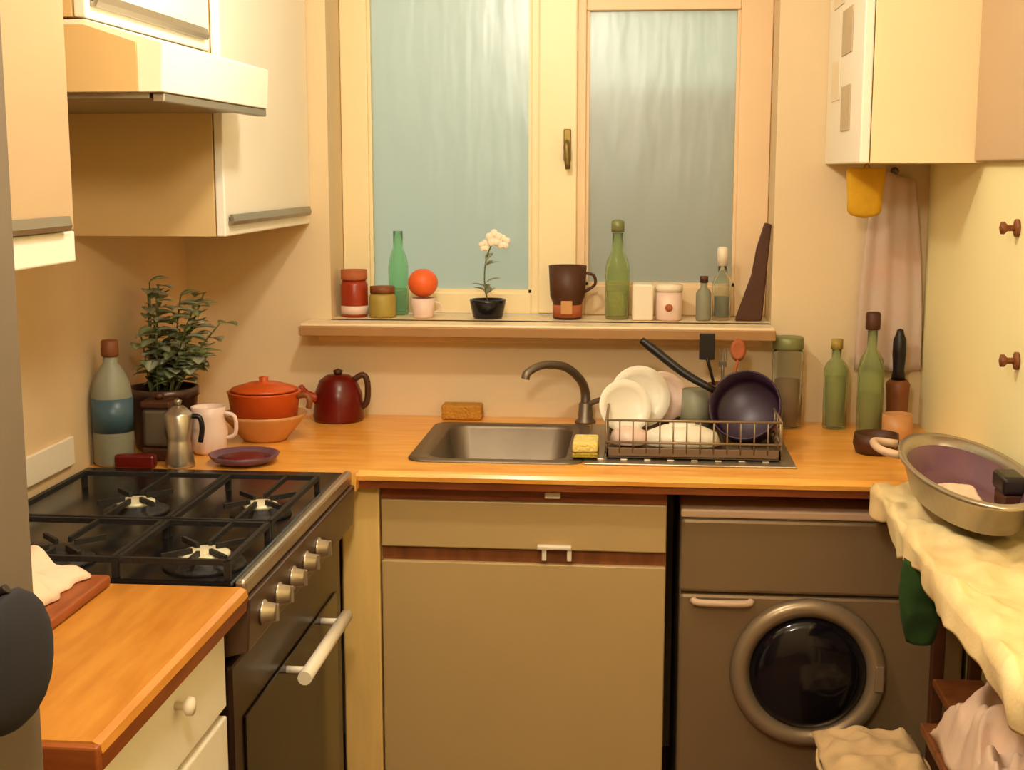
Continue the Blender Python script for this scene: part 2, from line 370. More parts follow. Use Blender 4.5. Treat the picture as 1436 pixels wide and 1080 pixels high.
# ------------------------------------------------------------------ cooker
ck = thing('cooker', 'dark freestanding gas cooker with black hob, left of the sink', 'cooker', (-.9, 2.4, 0))
CY0, CY1 = 1.992, 2.782
MB().box(-1.19, -.665, CY0, CY1, .05, .885, .004).box(-1.15, -.70, CY0+.03, CY1-.03, 0, .05).build('body', M['cooker'], ck)
hob = MB().box(-1.192, -.625, CY0, CY1, .8855, .905, .005).build('hob_top', M['black'], ck)
tag(MB().box(-.624, -.606, CY0, CY1, .880, .909, .006).build('front_trim', M['steel'], ck), 'pale steel trim along the hob edge')
for (bx, by, rr) in ((-.94, 2.41, .044), (-.70, 2.41, .040), (-.70, 2.08, .050), (-.94, 2.08, .036)):
    bn = MB().lathe([(0, 0), (rr+.018, 0), (rr+.016, .006), (rr, .008), (rr-.002, .016), (0, .016)], c=(bx, by, .905), n=28).build('burner', M['iron'], ck)
    MB().lathe([(0, 0), (rr-.008, 0), (rr-.008, .005), (rr-.014, .008), (0, .009)], c=(bx, by, .921), n=28).build('burner_cap', M['burner' if not (bx < -.9 and by < 2.2) else 'iron'], bn)
for y0, y1, ym in ((2.25, 2.60, 2.41), (2.005, 2.235, 2.08)):
    g = MB()
    zt = .938
    for x in (-1.12, -.825, -.815, -.638):
        g.box(x-.004, x+.004, y0, y1, zt-.009, zt)
    for y in (y0, y1): g.box(-1.12, -.638, y-.004, y+.004, zt-.009, zt)
    for bx in (-.94, -.70):
        for k in range(4):
            a = k*PI/2+PI/4
            g.box(.022, .075, -.003, .003, zt-.009, zt, mx=T(bx, ym, 0) @ R(a, 'Z'))
        g.box(-.003, .003, y0-ym, -.03, zt-.009, zt, mx=T(bx, ym, 0)).box(-.003, .003, .03, y1-ym, zt-.009, zt, mx=T(bx, ym, 0))
    for x in (-1.12, -.82, -.638):
        for y in (y0, y1): g.box(x-.005, x+.005, y-.005, y+.005, .9052, zt-.004)
    g.build('pan_support', M['iron'], ck)
MB().prism([(-.6645, .775), (-.606, .790), (-.600, .878), (-.6645, .884)], 1, CY0+.002, CY1-.002, .003).build('control_panel', M['cooker'], ck)
for i in range(5):
    y = 2.07+.095*i
    kb = MB().lathe([(0, 0), (.021, 0), (.021, .004), (.017, .006), (.015, .022), (0, .023)], mx=R(PI/2, 'Y'), c=(-.603, y, .832), n=22)
    kb.box(-.582, -.576, y-.003, y+.003, .818, .847, .001)
    tag(kb.build('control_knob', M['steel'], ck), 'steel control knob')
od = MB().box(-.6645, -.635, CY0+.004, CY1-.004, .16, .765, .006).build('oven_door', M['oven_front'], ck)
MB().box(-.6348, -.631, CY0+.06, CY1-.06, .25, .66, .002).build('oven_window', M['ovenglass'], od)
oh = MB().tube([(-.588, 2.27, .642), (-.588, 2.62, .642)], .013, n=14)
oh.tube([(-.636, 2.31, .642), (-.588, 2.31, .642)], .007).tube([(-.636, 2.58, .642), (-.588, 2.58, .642)], .007)
tag(oh.build('oven_handle', M['plastic_w'], od), 'pale bar handle')
MB().box(-.6645, -.64, CY0+.004, CY1-.004, .055, .15, .004).build('warming_drawer', M['oven_front'], ck)

# ------------------------------------------------------------------ washing machine
wm = thing('washing_machine', 'silver-brown front-loading washing machine under the right end of the worktop', 'washing machine', (.39, 3.15, 0))
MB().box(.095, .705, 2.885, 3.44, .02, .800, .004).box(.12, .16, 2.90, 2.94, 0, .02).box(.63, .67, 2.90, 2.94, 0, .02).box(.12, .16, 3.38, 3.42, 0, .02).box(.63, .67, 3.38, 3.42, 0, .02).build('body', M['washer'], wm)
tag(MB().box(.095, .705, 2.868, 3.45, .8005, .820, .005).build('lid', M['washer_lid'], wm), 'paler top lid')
MB().box(.095, .705, 2.866, 2.8845, .635, .799, .008).build('control_panel', M['washer'], wm)
MB().box(.095, .705, 2.872, 2.8845, .04, .630, .008).build('front_panel', M['washer'], wm)
tag(MB().tube([(.125, 2.866, .618), (.14, 2.858, .614), (.235, 2.858, .614), (.25, 2.866, .618)], .008).build('drawer_grip', M['washer_lid'], wm), 'pale grip of the soap drawer')
dc = (.375, 2.872, .462)
prof = [(.122, 0), (.160, 0), (.168, .010), (.163, .024), (.150, .031), (.136, .026), (.126, .014)]
ring = MB().lathe(prof, mx=R(PI/2, 'X'), c=dc, n=56, close=True).build('door_ring', M['washer_ring'], wm)
MB().lathe([(.1255, .004), (.124, .018), (.105, .030), (.06, .038), (0, .041)], mx=R(PI/2, 'X'), c=dc, n=48).build('porthole_glass', M['dark_glass'], ring)
MB().box(.515, .535, 2.838, 2.848, .43, .49, .003).build('door_catch', M['washer_ring'], ring)

# ------------------------------------------------------------------ sink and tap
sk = thing('sink', 'inset steel sink with one bowl and a ribbed drainer to the right', 'sink', (-.1, 3.15, .9))
t = MB()
def bowl_shell():
    t = bmesh.new()
    def rr(x0, x1, y0, y1, r, z, n=6):
        out = []
        for cx, cy, a0 in ((x1-r, y1-r, 0), (x0+r, y1-r, PI/2), (x0+r, y0+r, PI), (x1-r, y0+r, 3*PI/2)):
            for k in range(n+1):
                a = a0+PI/2*k/n; out.append(t.verts.new((cx+r*math.cos(a), cy+r*math.sin(a), z)))
        return out
    loops = [rr(SX0-.03, SX1+.03, SY0-.025, SY1+.025, .04, .9005), rr(SX0-.03, SX1+.03, SY0-.025, SY1+.025, .04, .9035),
             rr(SX0+.008, SX1-.008, SY0+.008, SY1-.008, .05, .9035), rr(SX0+.012, SX1-.012, SY0+.012, SY1-.012, .05, .895),
             rr(SX0+.022, SX1-.022, SY0+.022, SY1-.022, .055, .775), rr(SX0+.05, SX1-.05, SY0+.05, SY1-.05, .06, .760)]
    for a, b in zip(loops, loops[1:]):
        n = len(a)
        for i in range(n):
            f = t.faces.new((a[i], a[(i+1) % n], b[(i+1) % n], b[i])); f.smooth = True
    t.faces.new(loops[-1])
    bmesh.ops.recalc_face_normals(t, faces=t.faces)
    bmesh.ops.reverse_faces(t, faces=t.faces)
    return t
m_ = MB(); m_._add(bowl_shell()); m_.build('bowl', M['steel_dull'], sk)
dbd = MB().box(-.118, .345, 2.925, 3.395, .9005, .9045, .0015)
for i in range(8): dbd.box(-.09+i*.052, -.075+i*.052, 2.96, 3.33, .9045, .9075, .001)
dbd.build('drainer', M['steel'], sk)
MB().lathe([(0, 0), (.032, 0), (.034, .003), (.022, .004), (.02, .001), (0, .001)], c=(-.318, 3.16, .7605), n=24).build('plug_hole', M['handle_grey'], sk)

tp = thing('tap', 'grey swan-neck tap curving over the left sink bowl', 'tap', (-.135, 3.43, .9))
MB().lathe([(0, 0), (.027, 0), (.027, .006), (.019, .012), (.017, .05), (.013, .055), (0, .056)], c=(-.135, 3.43, .9), n=24).build('base', M['steel_dull'], tp)
MB().tube([(-.135, 3.43, .95), (-.137, 3.43, .985), (-.150, 3.40, 1.02), (-.185, 3.36, 1.055), (-.235, 3.31, 1.066), (-.270, 3.28, 1.052), (-.277, 3.275, 1.036)], [.013, .012, .011, .011, .010, .010, .011], smooth=5).build('spout', M['steel_dull'], tp)
MB().tube([(-.135, 3.43, .945), (-.100, 3.42, .962), (-.070, 3.41, .968)], [.008, .007, .009]).build('lever', M['steel_dull'], tp)

tag(MB().box(-.51, -.405, 3.435, 3.49, .9005, .94, .006).build('sponge', M['sponge'], None), 'golden brown sponge on the worktop behind the sink bowl', 'sponge')
sp = thing('sponge', 'pale yellow sponge with olive scourer, between sink bowl and dish rack', 'sponge', (-.125, 3.0, .9))
tag(MB().box(-.145, -.088, 2.955, 3.05, .9085, .920, .003).build('scourer', M['sponge_g'], sp), 'olive scourer layer')
MB().box(-.145, -.088, 2.955, 3.05, .9205, .945, .006).build('foam', M['sponge_y'], sp)

# ------------------------------------------------------------------ dish rack and dishes
RZ = .9085
dr = thing('dish_rack', 'low wire dish rack full of washing-up on the drainer', 'dish rack', (.11, 3.18, RZ))
RX0, RX1, RY0, RY1 = -.07, .315, 2.97, 3.38
tr = MB().box(RX0, RX1, RY0, RY1, RZ, RZ+.006, .002)
for a in ((RX0, RX1, RY0, RY0+.006), (RX0, RX1, RY1-.006, RY1), (RX0, RX0+.006, RY0, RY1), (RX1-.006, RX1, RY0, RY1)): tr.box(*a, RZ, RZ+.022, .001)
tr.build('drip_tray', M['rack_tray'], dr)
wr = MB()
for z in (RZ+.035, RZ+.085):
    wr.tube([(RX0, RY0, z), (RX1, RY0, z)], .003, n=6).tube([(RX0, RY1, z), (RX1, RY1, z)], .003, n=6)
    wr.tube([(RX0, RY0, z), (RX0, RY1, z)], .003, n=6).tube([(RX1, RY0, z), (RX1, RY1, z)], .003, n=6)
for i in range(14):
    x = RX0+(RX1-RX0)*i/13
    wr.tube([(x, RY0, RZ+.085), (x, RY0, RZ+.012), (x, RY1, RZ+.012), (x, RY1, RZ+.085)], .0018, n=5, smooth=1)
for i in range(9):
    y = RY0+(RY1-RY0)*i/8
    for x in (RX0, RX1): wr.tube([(x, y, RZ+.012), (x, y, RZ+.085)], .0018, n=5)
for x in (RX0, RX1):
    for y in (RY0+.02, RY1-.02): wr.tube([(x, y, RZ+.005), (x, y, RZ+.085)], .004, n=6)
wr.build('wire_basket', M['rackwire'], dr)

def plate(label, c, r, tilt, turn, m='white', name='plate', cat='plate', deep=.016, group=None):
    mx = T(*c) @ R(turn, 'Z') @ R(tilt, 'X')
    prof = [(0, .003), (r*.62, .003), (r*.72, .008), (r, deep), (r*1.005, deep+.002), (r*.99, deep+.004), (r*.70, .012), (r*.60, .007), (0, .007)]
    o = MB().lathe(prof, n=40).build(name, M[m], None, mx=mx)
    return tag(o, label, cat, group)
zb = RZ+.016
# plates face the camera-left, leaning back
plate('white plate leaning in the dish rack, leftmost and nearest the tap', (-.035, 3.19, zb+.060), .064, PI/2-.30, .28, group='white plates in the dish rack')
plate('white plate upright in the dish rack, behind the leaning front plate', (.000, 3.265, zb+.072), .075, PI/2-.28, .28, group='white plates in the dish rack')
plate('small cream saucer upright at the back of the dish rack', (.055, 3.335, zb+.062), .062, PI/2-.25, .28, 'pinkwhite', 'saucer', 'saucer')
bw = MB().lathe([(.052, 0), (.060, .004), (.052, .030), (.030, .044), (.020, .046), (.020, .050), (0, .050), (0, .046), (.028, .040), (.047, .028)], c=(.10, 3.06, zb-.002), n=36, sx=1.5, sy=1.0)
tag(bw.build('dish', M['white'], None), 'oval white dish upside down at the front of the rack', 'dish')
bw = MB().lathe([(.04, 0), (.045, .003), (.040, .026), (.022, .036), (0, .038), (0, .034), (.022, .032), (.036, .024)], c=(-.02, 3.07, zb-.002), n=32)
tag(bw.build('bowl', M['pinkwhite'], None), 'small pinkish bowl upside down at the front left of the rack', 'bowl')

sp = thing('saucepan', 'dark purple non-stick saucepan leaning in the rack, black handle up', 'saucepan', (.245, 3.15, zb))
mx = T(.245, 3.115, zb+.080) @ R(-.25, 'Z') @ R(PI/2-.45, 'X')
MB().lathe([(0, -.055), (.070, -.055), (.080, -.045), (.084, .010), (.080, .012), (.076, -.042), (.068, -.050), (0, -.050)], n=40).build('pan_body', M['purple_dark'], sp, mx=mx)
tag(MB().tube([(.175, 3.135, zb+.113), (.105, 3.15, zb+.150), (.035, 3.18, zb+.20), (.005, 3.19, zb+.222)], [.008, .010, .011, .008], n=10).build('handle', M['blackplastic'], sp), 'black handle')

tm = thing('tumbler', 'grey-green glass tumbler upside down in the middle of the rack', 'glass', (.135, 3.20, zb))
tag(MB().lathe([(.034, 0), (.037, 0), (.031, .105), (0, .107), (0, .100), (.028, .098)], c=(.135, 3.20, zb), n=28).build('glass', M['palegreen'], tm), None)
cp = thing('cutlery_pot', 'brown cutlery pot at the back right of the rack', 'cutlery pot', (.205, 3.32, zb))
MB().lathe([(0, 0), (.036, 0), (.040, .10), (.037, .10), (.033, .005), (0, .005)], c=(.205, 3.32, zb), n=28).build('pot', M['brown_mid'], cp)
for (x0, x1, y1, z1, mm, nm, lab) in ((.200, .165, 3.31, .205, 'blackplastic', 'spatula', 'black spatula standing in the cutlery pot'),
                                   (.215, .240, 3.31, .20, 'terracotta', 'wooden_spoon', 'red-brown wooden spoon standing in the cutlery pot'),
                                   (.205, .205, 3.33, .185, 'steel_dull', 'table_fork', 'steel fork standing in the cutlery pot')):
    u = MB().tube([(x0, 3.32, zb+.01), ((x0+x1)/2, (3.32+y1)/2, zb+z1*.5), (x1, y1, zb+z1-.04)], .004, n=8)
    if nm == 'table_fork':
        u.box(x1-.010, x1+.010, y1-.002, y1+.002, zb+z1-.045, zb+z1-.03, .001)
        for k in (-1.5, -.5, .5, 1.5): u.box(x1+k*.006-.0015, x1+k*.006+.0015, y1-.0015, y1+.0015, zb+z1-.03, zb+z1)
    elif nm == 'spatula': u.box(x1-.019, x1+.019, y1-.003, y1+.003, zb+z1-.045, zb+z1+.02, .002)
    else: u.lathe([(0, -.003), (.012, -.002), (.019, .003), (.012, .001), (0, .0)], mx=R(PI/2, 'X') @ Matrix.Scale(1.5, 4, (0, 1, 0)), c=(x1, y1, zb+z1-.015), n=20)
    tag(u.build(nm, M[mm], None), lab, nm.replace('_', ' ').replace('table ', ''))
mg = thing('mug', 'dark purple mug at the right end of the dish rack', 'mug', (.268, 3.245, zb))
MB().lathe([(.034, 0), (.038, 0), (.038, .088), (.034, .092), (0, .092), (0, .087), (.033, .085)], c=(.268, 3.25, zb), n=28).build('cup', M['purple_dark'], mg)

def bottle(name, label, cat, x, y, z, prof, m, cap, capm, content=None, mlist=None):
    o = thing(name, label, cat, (x, y, z))
    MB().lathe(prof, c=(x, y, z), n=28).build('body', M[m], o)
    if cap: MB().lathe(cap, c=(x, y, z), n=24).build('cap', M[capm], o)
    if content: MB().lathe(content[0], c=(x, y, z), n=24).build('contents', M[content[1]], o)
    return o
def bprof(r, hb, rn, h, th=.003):
    return [(0, 0), (r*.92, 0), (r, .006), (r, hb), (r*.85, hb+(h-hb)*.25), (rn, hb+(h-hb)*.55), (rn, h), (rn-th, h), (rn-th, hb+(h-hb)*.5), (r-th-.002, hb-.002), (r-th, .008), (0, .006)]
bottle('storage_jar', 'glass jar with a grey-green lid, on the worktop right of the rack', 'jar', .372, 3.42, .9005,
       [(0, 0), (.034, 0), (.038, .006), (.038, .19), (.034, .198), (.031, .196), (.034, .188), (.034, .008), (0, .006)], 'glass_clear',
       [(0, .199), (.037, .199), (.039, .203), (.039, .226), (.036, .230), (0, .230)], 'greenlid',
       ([(0, .008), (.0325, .008), (.0325, .12), (0, .125)], 'content'))
bottle('sauce_bottle', 'clear bottle with dark brown cap, tallest in the right corner group', 'bottle', .568, 3.36, .9005, bprof(.032, .16, .012, .255), 'glass_green',
       [(0, .257), (.017, .257), (.018, .262), (.018, .296), (.015, .30), (0, .30)], 'brown', ([(0, .009), (.027, .009), (.027, .10), (0, .10)], 'olive'))
bottle('oil_bottle', 'olive-yellow oil bottle, leftmost in the right corner group', 'bottle', .492, 3.42, .9005, bprof(.030, .15, .012, .20), 'glass_green',
       [(0, .201), (.015, .201), (.015, .225), (0, .226)], 'olive', ([(0, .009), (.025, .009), (.025, .13), (0, .13)], 'olive'))
pm = thing('pepper_mill', 'brown wooden pepper mill with black top in the right corner', 'pepper mill', (.645, 3.42, .9005))
MB().lathe([(0, 0), (.032, 0), (.034, .02), (.026, .05), (.028, .09), (.030, .115), (.022, .125), (0, .125)], c=(.645, 3.42, .9005), n=28).build('base', M['brown_mid'], pm)
tag(MB().lathe([(0, .1255), (.018, .1255), (.014, .15), (.017, .19), (.016, .225), (.010, .24), (.008, .25), (0, .254)], c=(.645, 3.42, .9005), n=28).build('top', M['blackplastic'], pm), 'black top')
st = MB().lathe([(0, 0), (.045, 0), (.052, .02), (.050, .045), (.046, .045), (.047, .02), (.041, .006), (0, .006)], c=(.545, 3.12, .9005), n=32)
tag(st.build('ramekin', M['brown'], None), 'small dark brown dish on the worktop in front of the bottles', 'dish')
tag(MB().lathe([(0, 0), (.034, 0), (.036, .004), (.036, .06), (.033, .060), (.032, .006), (0, .006)], c=(.625, 3.30, .9005), n=28).build('spice_tub', M['tanbowl'], None), 'short tan tub in front of the pepper mill', 'tub')

# ------------------------------------------------------------------ wall hung cloths, right
def towel(name, label, cat, m, x0, x1, ytop, z0, z1, wav=.006, th=.006, back=.008, n=3):
    o = MB().sheet(lambda u, v: (x0+(x1-x0)*(u*(1-.25*(1-v)**0)*1+0) , ytop-back-wav*math.sin(u*n*2*PI+v*1.3)*(.3+.7*(1-v)), z0+(z1-z0)*v+.01*math.sin(u*PI)*(1-v)), 24, 24, th).build(name, M[m])
    return tag(o, label, cat)
def hang(u, v, cx, z0, z1, wt, wb, y, wav, n, drop=.01):
    w = wb+(wt-wb)*(v**2)
    return (cx+(u-.5)*w, y-wav*math.sin(u*n*2*PI+.6)*(.4+.6*(1-v)), z0+(z1-z0)*v-drop*(abs(u-.5)*2)**2*(v) + .006*math.sin(u*7))
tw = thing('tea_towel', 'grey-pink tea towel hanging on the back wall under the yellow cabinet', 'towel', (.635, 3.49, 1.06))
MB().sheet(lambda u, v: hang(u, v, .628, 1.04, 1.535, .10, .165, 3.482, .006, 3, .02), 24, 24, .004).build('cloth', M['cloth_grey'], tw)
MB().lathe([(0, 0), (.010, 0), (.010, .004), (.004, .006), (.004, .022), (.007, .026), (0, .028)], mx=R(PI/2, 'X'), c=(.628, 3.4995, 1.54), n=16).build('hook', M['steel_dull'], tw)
om = thing('oven_mitt', 'mustard yellow oven mitt hanging beneath the yellow wall cabinet', 'oven mitt', (.535, 3.30, 1.42))
def mitt(u, v):
    a = 2*PI*u
    q = abs(math.cos(a))**.45*(1 if math.cos(a) > 0 else -1)
    tap = max(.02, 1-max(0, (.22-v)/.22)**2.6)**.5
    return (.528+q*.043*tap*(1-.06*math.sin(v*5)), 3.31+math.sin(a)*.013*min(1, tap+.1), 1.430+.118*v)
t = bmesh.new(); nu, nv = 32, 20
g = [[t.verts.new(mitt(i/nu, j/nv)) for i in range(nu)] for j in range(nv+1)]
for j in range(nv):
    for i in range(nu):
        f = t.faces.new((g[j][i], g[j][(i+1) % nu], g[j+1][(i+1) % nu], g[j+1][i])); f.smooth = True
t.faces.new(g[0]); t.faces.new(g[-1]); bmesh.ops.recalc_face_normals(t, faces=t.faces)
mb = MB(); mb._add(t); mb.build('glove', M['yellow_cloth'], om)
MB().tube([(.530, 3.31, 1.540), (.524, 3.31, 1.549), (.530, 3.31, 1.5568), (.536, 3.31, 1.549), (.531, 3.31, 1.540)], .002, n=6).build('hanging_loop', M['yellow_cloth'], om)

# ------------------------------------------------------------------ windowsill things
SZ = 1.1555
o = thing('jam_jar', 'red-brown jar at the left end of the windowsill', 'jar', (-.762, 3.56, SZ))
MB().lathe([(0, 0), (.033, 0), (.036, .006), (.036, .085), (.030, .098), (0, .098)], c=(-.76, 3.56, SZ), n=28).build('body', M['red'], o)
tag(MB().lathe([(0, .0985), (.034, .0985), (.035, .102), (.035, .125), (0, .127)], c=(-.76, 3.56, SZ), n=28).build('lid', M['terracotta'], o), 'dull red lid')
tag(MB().lathe([(.0365, .008), (.0368, .008), (.0368, .030), (.0365, .030)], c=(-.76, 3.56, SZ), n=28, close=True).build('paper_band', M['pinkwhite'], o), 'pinkish paper band')
o = thing('mustard_jar', 'squat olive-brown jar beside the red-brown jar on the sill', 'jar', (-.682, 3.55, SZ))
MB().lathe([(0, 0), (.033, 0), (.036, .006), (.036, .055), (.030, .064), (0, .064)], c=(-.682, 3.55, SZ), n=28).build('body', M['olive'], o)
tag(MB().lathe([(0, .0645), (.033, .0645), (.033, .082), (0, .084)], c=(-.682, 3.55, SZ), n=28).build('lid', M['brown_mid'], o), 'brown lid')
o = bottle('glass_bottle', 'mint green glass bottle behind the jars, left on the sill', 'bottle', -.652, 3.625, SZ, bprof(.027, .13, .013, .225), 'glass_mint', None, None)
# pink egg cup with an orange
o = thing('cup', 'pinkish white cup on the sill holding an orange', 'cup', (-.573, 3.55, SZ))
MB().lathe([(0, 0), (.024, 0), (.026, .004), (.033, .052), (.030, .052), (.023, .008), (0, .008)], c=(-.573, 3.55, SZ), n=28).build('cup_body', M['pinkwhite'], o)
MB().tube([(-.542, 3.55, SZ+.042), (-.528, 3.55, SZ+.036), (-.528, 3.55, SZ+.02), (-.545, 3.55, SZ+.014)], .003, n=8).build('cup_handle', M['pinkwhite'], o)
fr = MB().lathe([(.0001, -.038)]+[(.040*math.sin(PI*k/12), -.038*math.cos(PI*k/12)) for k in range(1, 12)]+[(.0001, .036)], c=(-.573, 3.55, SZ+.092), n=28)
tag(fr.build('orange', M['orange_bright'], None), 'bright orange fruit sitting in the pinkish cup on the sill', 'fruit')
# pot plant with pale flower
o = thing('flower_pot', 'low black pot with a thin pale-flowered plant, middle of the left pane', 'plant', (-.40, 3.55, SZ))
MB().lathe([(0, 0), (.036, 0), (.040, .006), (.047, .042), (.048, .050), (.043, .050), (.038, .008), (0, .008)], c=(-.40, 3.55, SZ), n=32).build('pot', M['black'], o)
MB().lathe([(0, .040), (.042, .040), (.0, .046)], c=(-.40, 3.55, SZ), n=24).build('soil', M['soil'], o)
MB().tube([(-.40, 3.55, SZ+.04), (-.41, 3.56, SZ+.10), (-.405, 3.57, SZ+.16), (-.385, 3.57, SZ+.205)], .002, n=6).build('stem', M['stem'], o)
fl = MB()
for (fx, fy, fz, s) in ((-.385, 3.568, SZ+.210, 1), (-.362, 3.57, SZ+.200, .85), (-.41, 3.572, SZ+.19, .7)):
    for k in range(5):
        a = k*2*PI/5
        fl.lathe([(0, 0), (.010*s, .002), (.013*s, .012*s), (.006*s, .022*s), (0, .024*s)], mx=R(a, 'Y') @ Matrix.Scale(.35, 4, (0, 1, 0)), c=(fx, fy, fz), n=10)
fl.build('flower', M['flower'], o)
def leaf(mb, base, d, L, W, curl=.25):
    d = Vector(d).normalized(); s = d.cross(Vector((0, 0, 1)))
    if s.length < .05: s = Vector((1, 0, 0))
    s.normalize(); nrm = s.cross(d)
    t = bmesh.new(); rows = []
    for i in range(6):
        u = i/5; w = W*math.sin(PI*min(.98, u*.93+.05))**.8*.5
        c = Vector(base)+d*L*u-Vector((0, 0, 1))*curl*L*u*u
        rows.append([t.verts.new(c-s*w+nrm*w*.3), t.verts.new(c), t.verts.new(c+s*w+nrm*w*.3)])
    for a, b in zip(rows, rows[1:]):
        for k in range(2):
            f = t.faces.new((a[k], a[k+1], b[k+1], b[k])); f.smooth = True
    bmesh.ops.solidify(t, geom=list(t.faces), thickness=.0008)
    mb._add(t)
lf = MB()
rnd = random.Random(4)
for k in range(9):
    a = rnd.uniform(0, 2*PI); z = SZ+.05+.11*rnd.random()
    leaf(lf, (-.405, 3.56, z), (math.cos(a), math.sin(a)*.6, .5), .045, .02)
lf.build('leaves', M['leaf_grey'], o)
o = thing('mug', 'dark brown mug standing below the window latch on the sill', 'mug', (-.185, 3.56, SZ))
MB().lathe([(0, 0), (.036, 0), (.038, .004), (.038, .040), (.046, .060), (.050, .140), (.046, .140), (.042, .064), (.034, .044), (.034, .008), (0, .008)], c=(-.19, 3.56, SZ), n=32).build('cup_body', M['brown'], o)
tag(MB().lathe([(.0385, .006), (.0388, .006), (.0388, .038), (.0385, .038)], c=(-.19, 3.56, SZ), n=32, close=True).build('paper_band', M['terracotta'], o), 'orange-brown band')
tag(MB().box(-.205, -.175, 3.516, 3.5215, SZ+.015, SZ+.050, .002).build('tag', M['tanbowl'], o), 'pale tan tag')
MB().tube([(-.145, 3.56, SZ+.12), (-.122, 3.56, SZ+.115), (-.118, 3.56, SZ+.09), (-.146, 3.56, SZ+.07)], .004, n=8).build('cup_handle', M['brown'], o)
o = bottle('washing_up_bottle', 'tall green bottle with dark cap in front of the right pane', 'bottle', -.060, 3.57, SZ, bprof(.032, .13, .014, .225), 'glass_green',
           [(0, .227), (.017, .227), (.017, .255), (.008, .26), (0, .26)], 'greenlid', ([(0, .009), (.027, .009), (.027, .07), (0, .07)], 'sponge_y'))
tag(MB().box(-.02, .035, 3.52, 3.59, SZ, SZ+.095, .006).build('box', M['plastic_w'], None), 'pale box right of the tall green bottle on the sill', 'box')
o = thing('soap_tub', 'pinkish white tub with a brown dot on the right part of the sill', 'tub', (.075, 3.55, SZ))
MB().lathe([(0, 0), (.030, 0), (.034, .004), (.034, .075), (0, .075)], c=(.075, 3.55, SZ), n=28).build('tub_body', M['pinkwhite'], o)
tag(MB().lathe([(0, .0755), (.036, .0755), (.036, .092), (0, .094)], c=(.075, 3.55, SZ), n=28).build('lid', M['plastic_w'], o), 'white lid')
tag(MB().lathe([(0, 0), (.010, 0), (.010, .002), (0, .002)], mx=R(PI/2, 'X'), c=(.075, 3.5165, SZ+.035), n=20).build('emblem', M['terracotta'], o), 'brown round emblem')
o = bottle('spray_bottle', 'slim grey bottle near the right end of the sill', 'bottle', .165, 3.55, SZ, bprof(.020, .07, .009, .098), 'palegreen', [(0, .099), (.011, .099), (.011, .115), (0, .116)], 'brown')
o = bottle('lotion_bottle', 'white-topped clear bottle beside the leaning dark board on the sill', 'bottle', .213, 3.57, SZ, bprof(.025, .10, .011, .14), 'glass_clear', [(0, .142), (.014, .142), (.014, .185), (.010, .19), (0, .19)], 'plastic_w',
           ([(0, .009), (.020, .009), (.020, .06), (0, .06)], 'palegreen'))
mx = T(.300, 3.575, SZ+.001) @ R(.0, 'Z')
bd = MB().prism([(.245, SZ+.001), (.315, SZ+.001), (.333, SZ+.25), (.315, SZ+.255), (.296, SZ+.19), (.285, SZ+.12)], 1, 3.53, 3.545, .004)
tag(bd.build('cutting_board', M['brown'], None), 'dark brown pointed wooden board leaning at the right end of the sill', 'board')

# ------------------------------------------------------------------ left corner worktop things
WZ = .9005
o = thing('detergent_bottle', 'blue-grey bottle with a brown cap in the left corner beside the wall', 'bottle', (-1.15, 2.838, WZ))
MB().lathe([(0, 0), (.040, 0), (.044, .008), (.044, .15), (.040, .18), (.026, .212), (.016, .226), (.015, .24), (0, .24)], c=(-1.151, 2.838, WZ), n=36).build('body', M['palegreen'], o)
tag(MB().lathe([(.0443, .075), (.0450, .075), (.0450, .150), (.0443, .150)], c=(-1.151, 2.838, WZ), n=36, close=True).build('label_band', M['blueplastic'], o), 'dark blue band')
tag(MB().lathe([(0, .2405), (.018, .2405), (.019, .244), (.019, .272), (.016, .276), (0, .276)], c=(-1.151, 2.838, WZ), n=24).build('cap', M['brown_mid'], o), 'brown cap')

pp = thing('potted_herb', 'grey-green leafy plant in a dark pot in the left corner', 'plant', (-1.10, 3.02, WZ))
MB().lathe([(0, 0), (.062, 0), (.066, .006), (.078, .125), (.082, .125), (.082, .145), (.074, .145), (.060, .012), (0, .012)], c=(-1.10, 3.02, WZ), n=32).build('pot', M['cooker'], pp)
MB().lathe([(0, .130), (.072, .130), (0, .136)], c=(-1.10, 3.02, WZ), n=24).build('soil', M['soil'], pp)
st = MB(); rnd = random.Random(11); lv = [MB(), MB()]
for k in range(22):
    a = rnd.uniform(0, 2*PI); rr_ = rnd.uniform(.02, .105); H = rnd.uniform(.20, .40)
    bx, by = -1.10+.03*math.cos(a), 3.02+.03*math.sin(a)
    tx, ty = max(-1.135, -1.08+rr_*math.cos(a)*1.15), 3.03+rr_*math.sin(a)*1.2
    st.tube([(bx, by, WZ+.13), ((bx+tx)/2, (by+ty)/2, WZ+.13+(H-.13)*.6), (tx, ty, WZ+H)], .0018, n=5)
    for q in range(11):
        u = .3+.7*q/10; a2 = rnd.uniform(0, 2*PI)
        c = (bx+(tx-bx)*u, by+(ty-by)*u, WZ+.13+(H-.13)*u)
        leaf(lv[(k+q) % 2], c, ((abs(math.cos(a2)) if c[0] < -1.12 else math.cos(a2)), math.sin(a2), rnd.uniform(-.1, .6)), rnd.uniform(.042, .062), rnd.uniform(.030, .044))
st.build('stems', M['stem'], pp); lv[0].build('leaves', M['leaf'], pp); tag(lv[1].build('leaves', M['leaf_grey'], pp), 'silvery leaves')

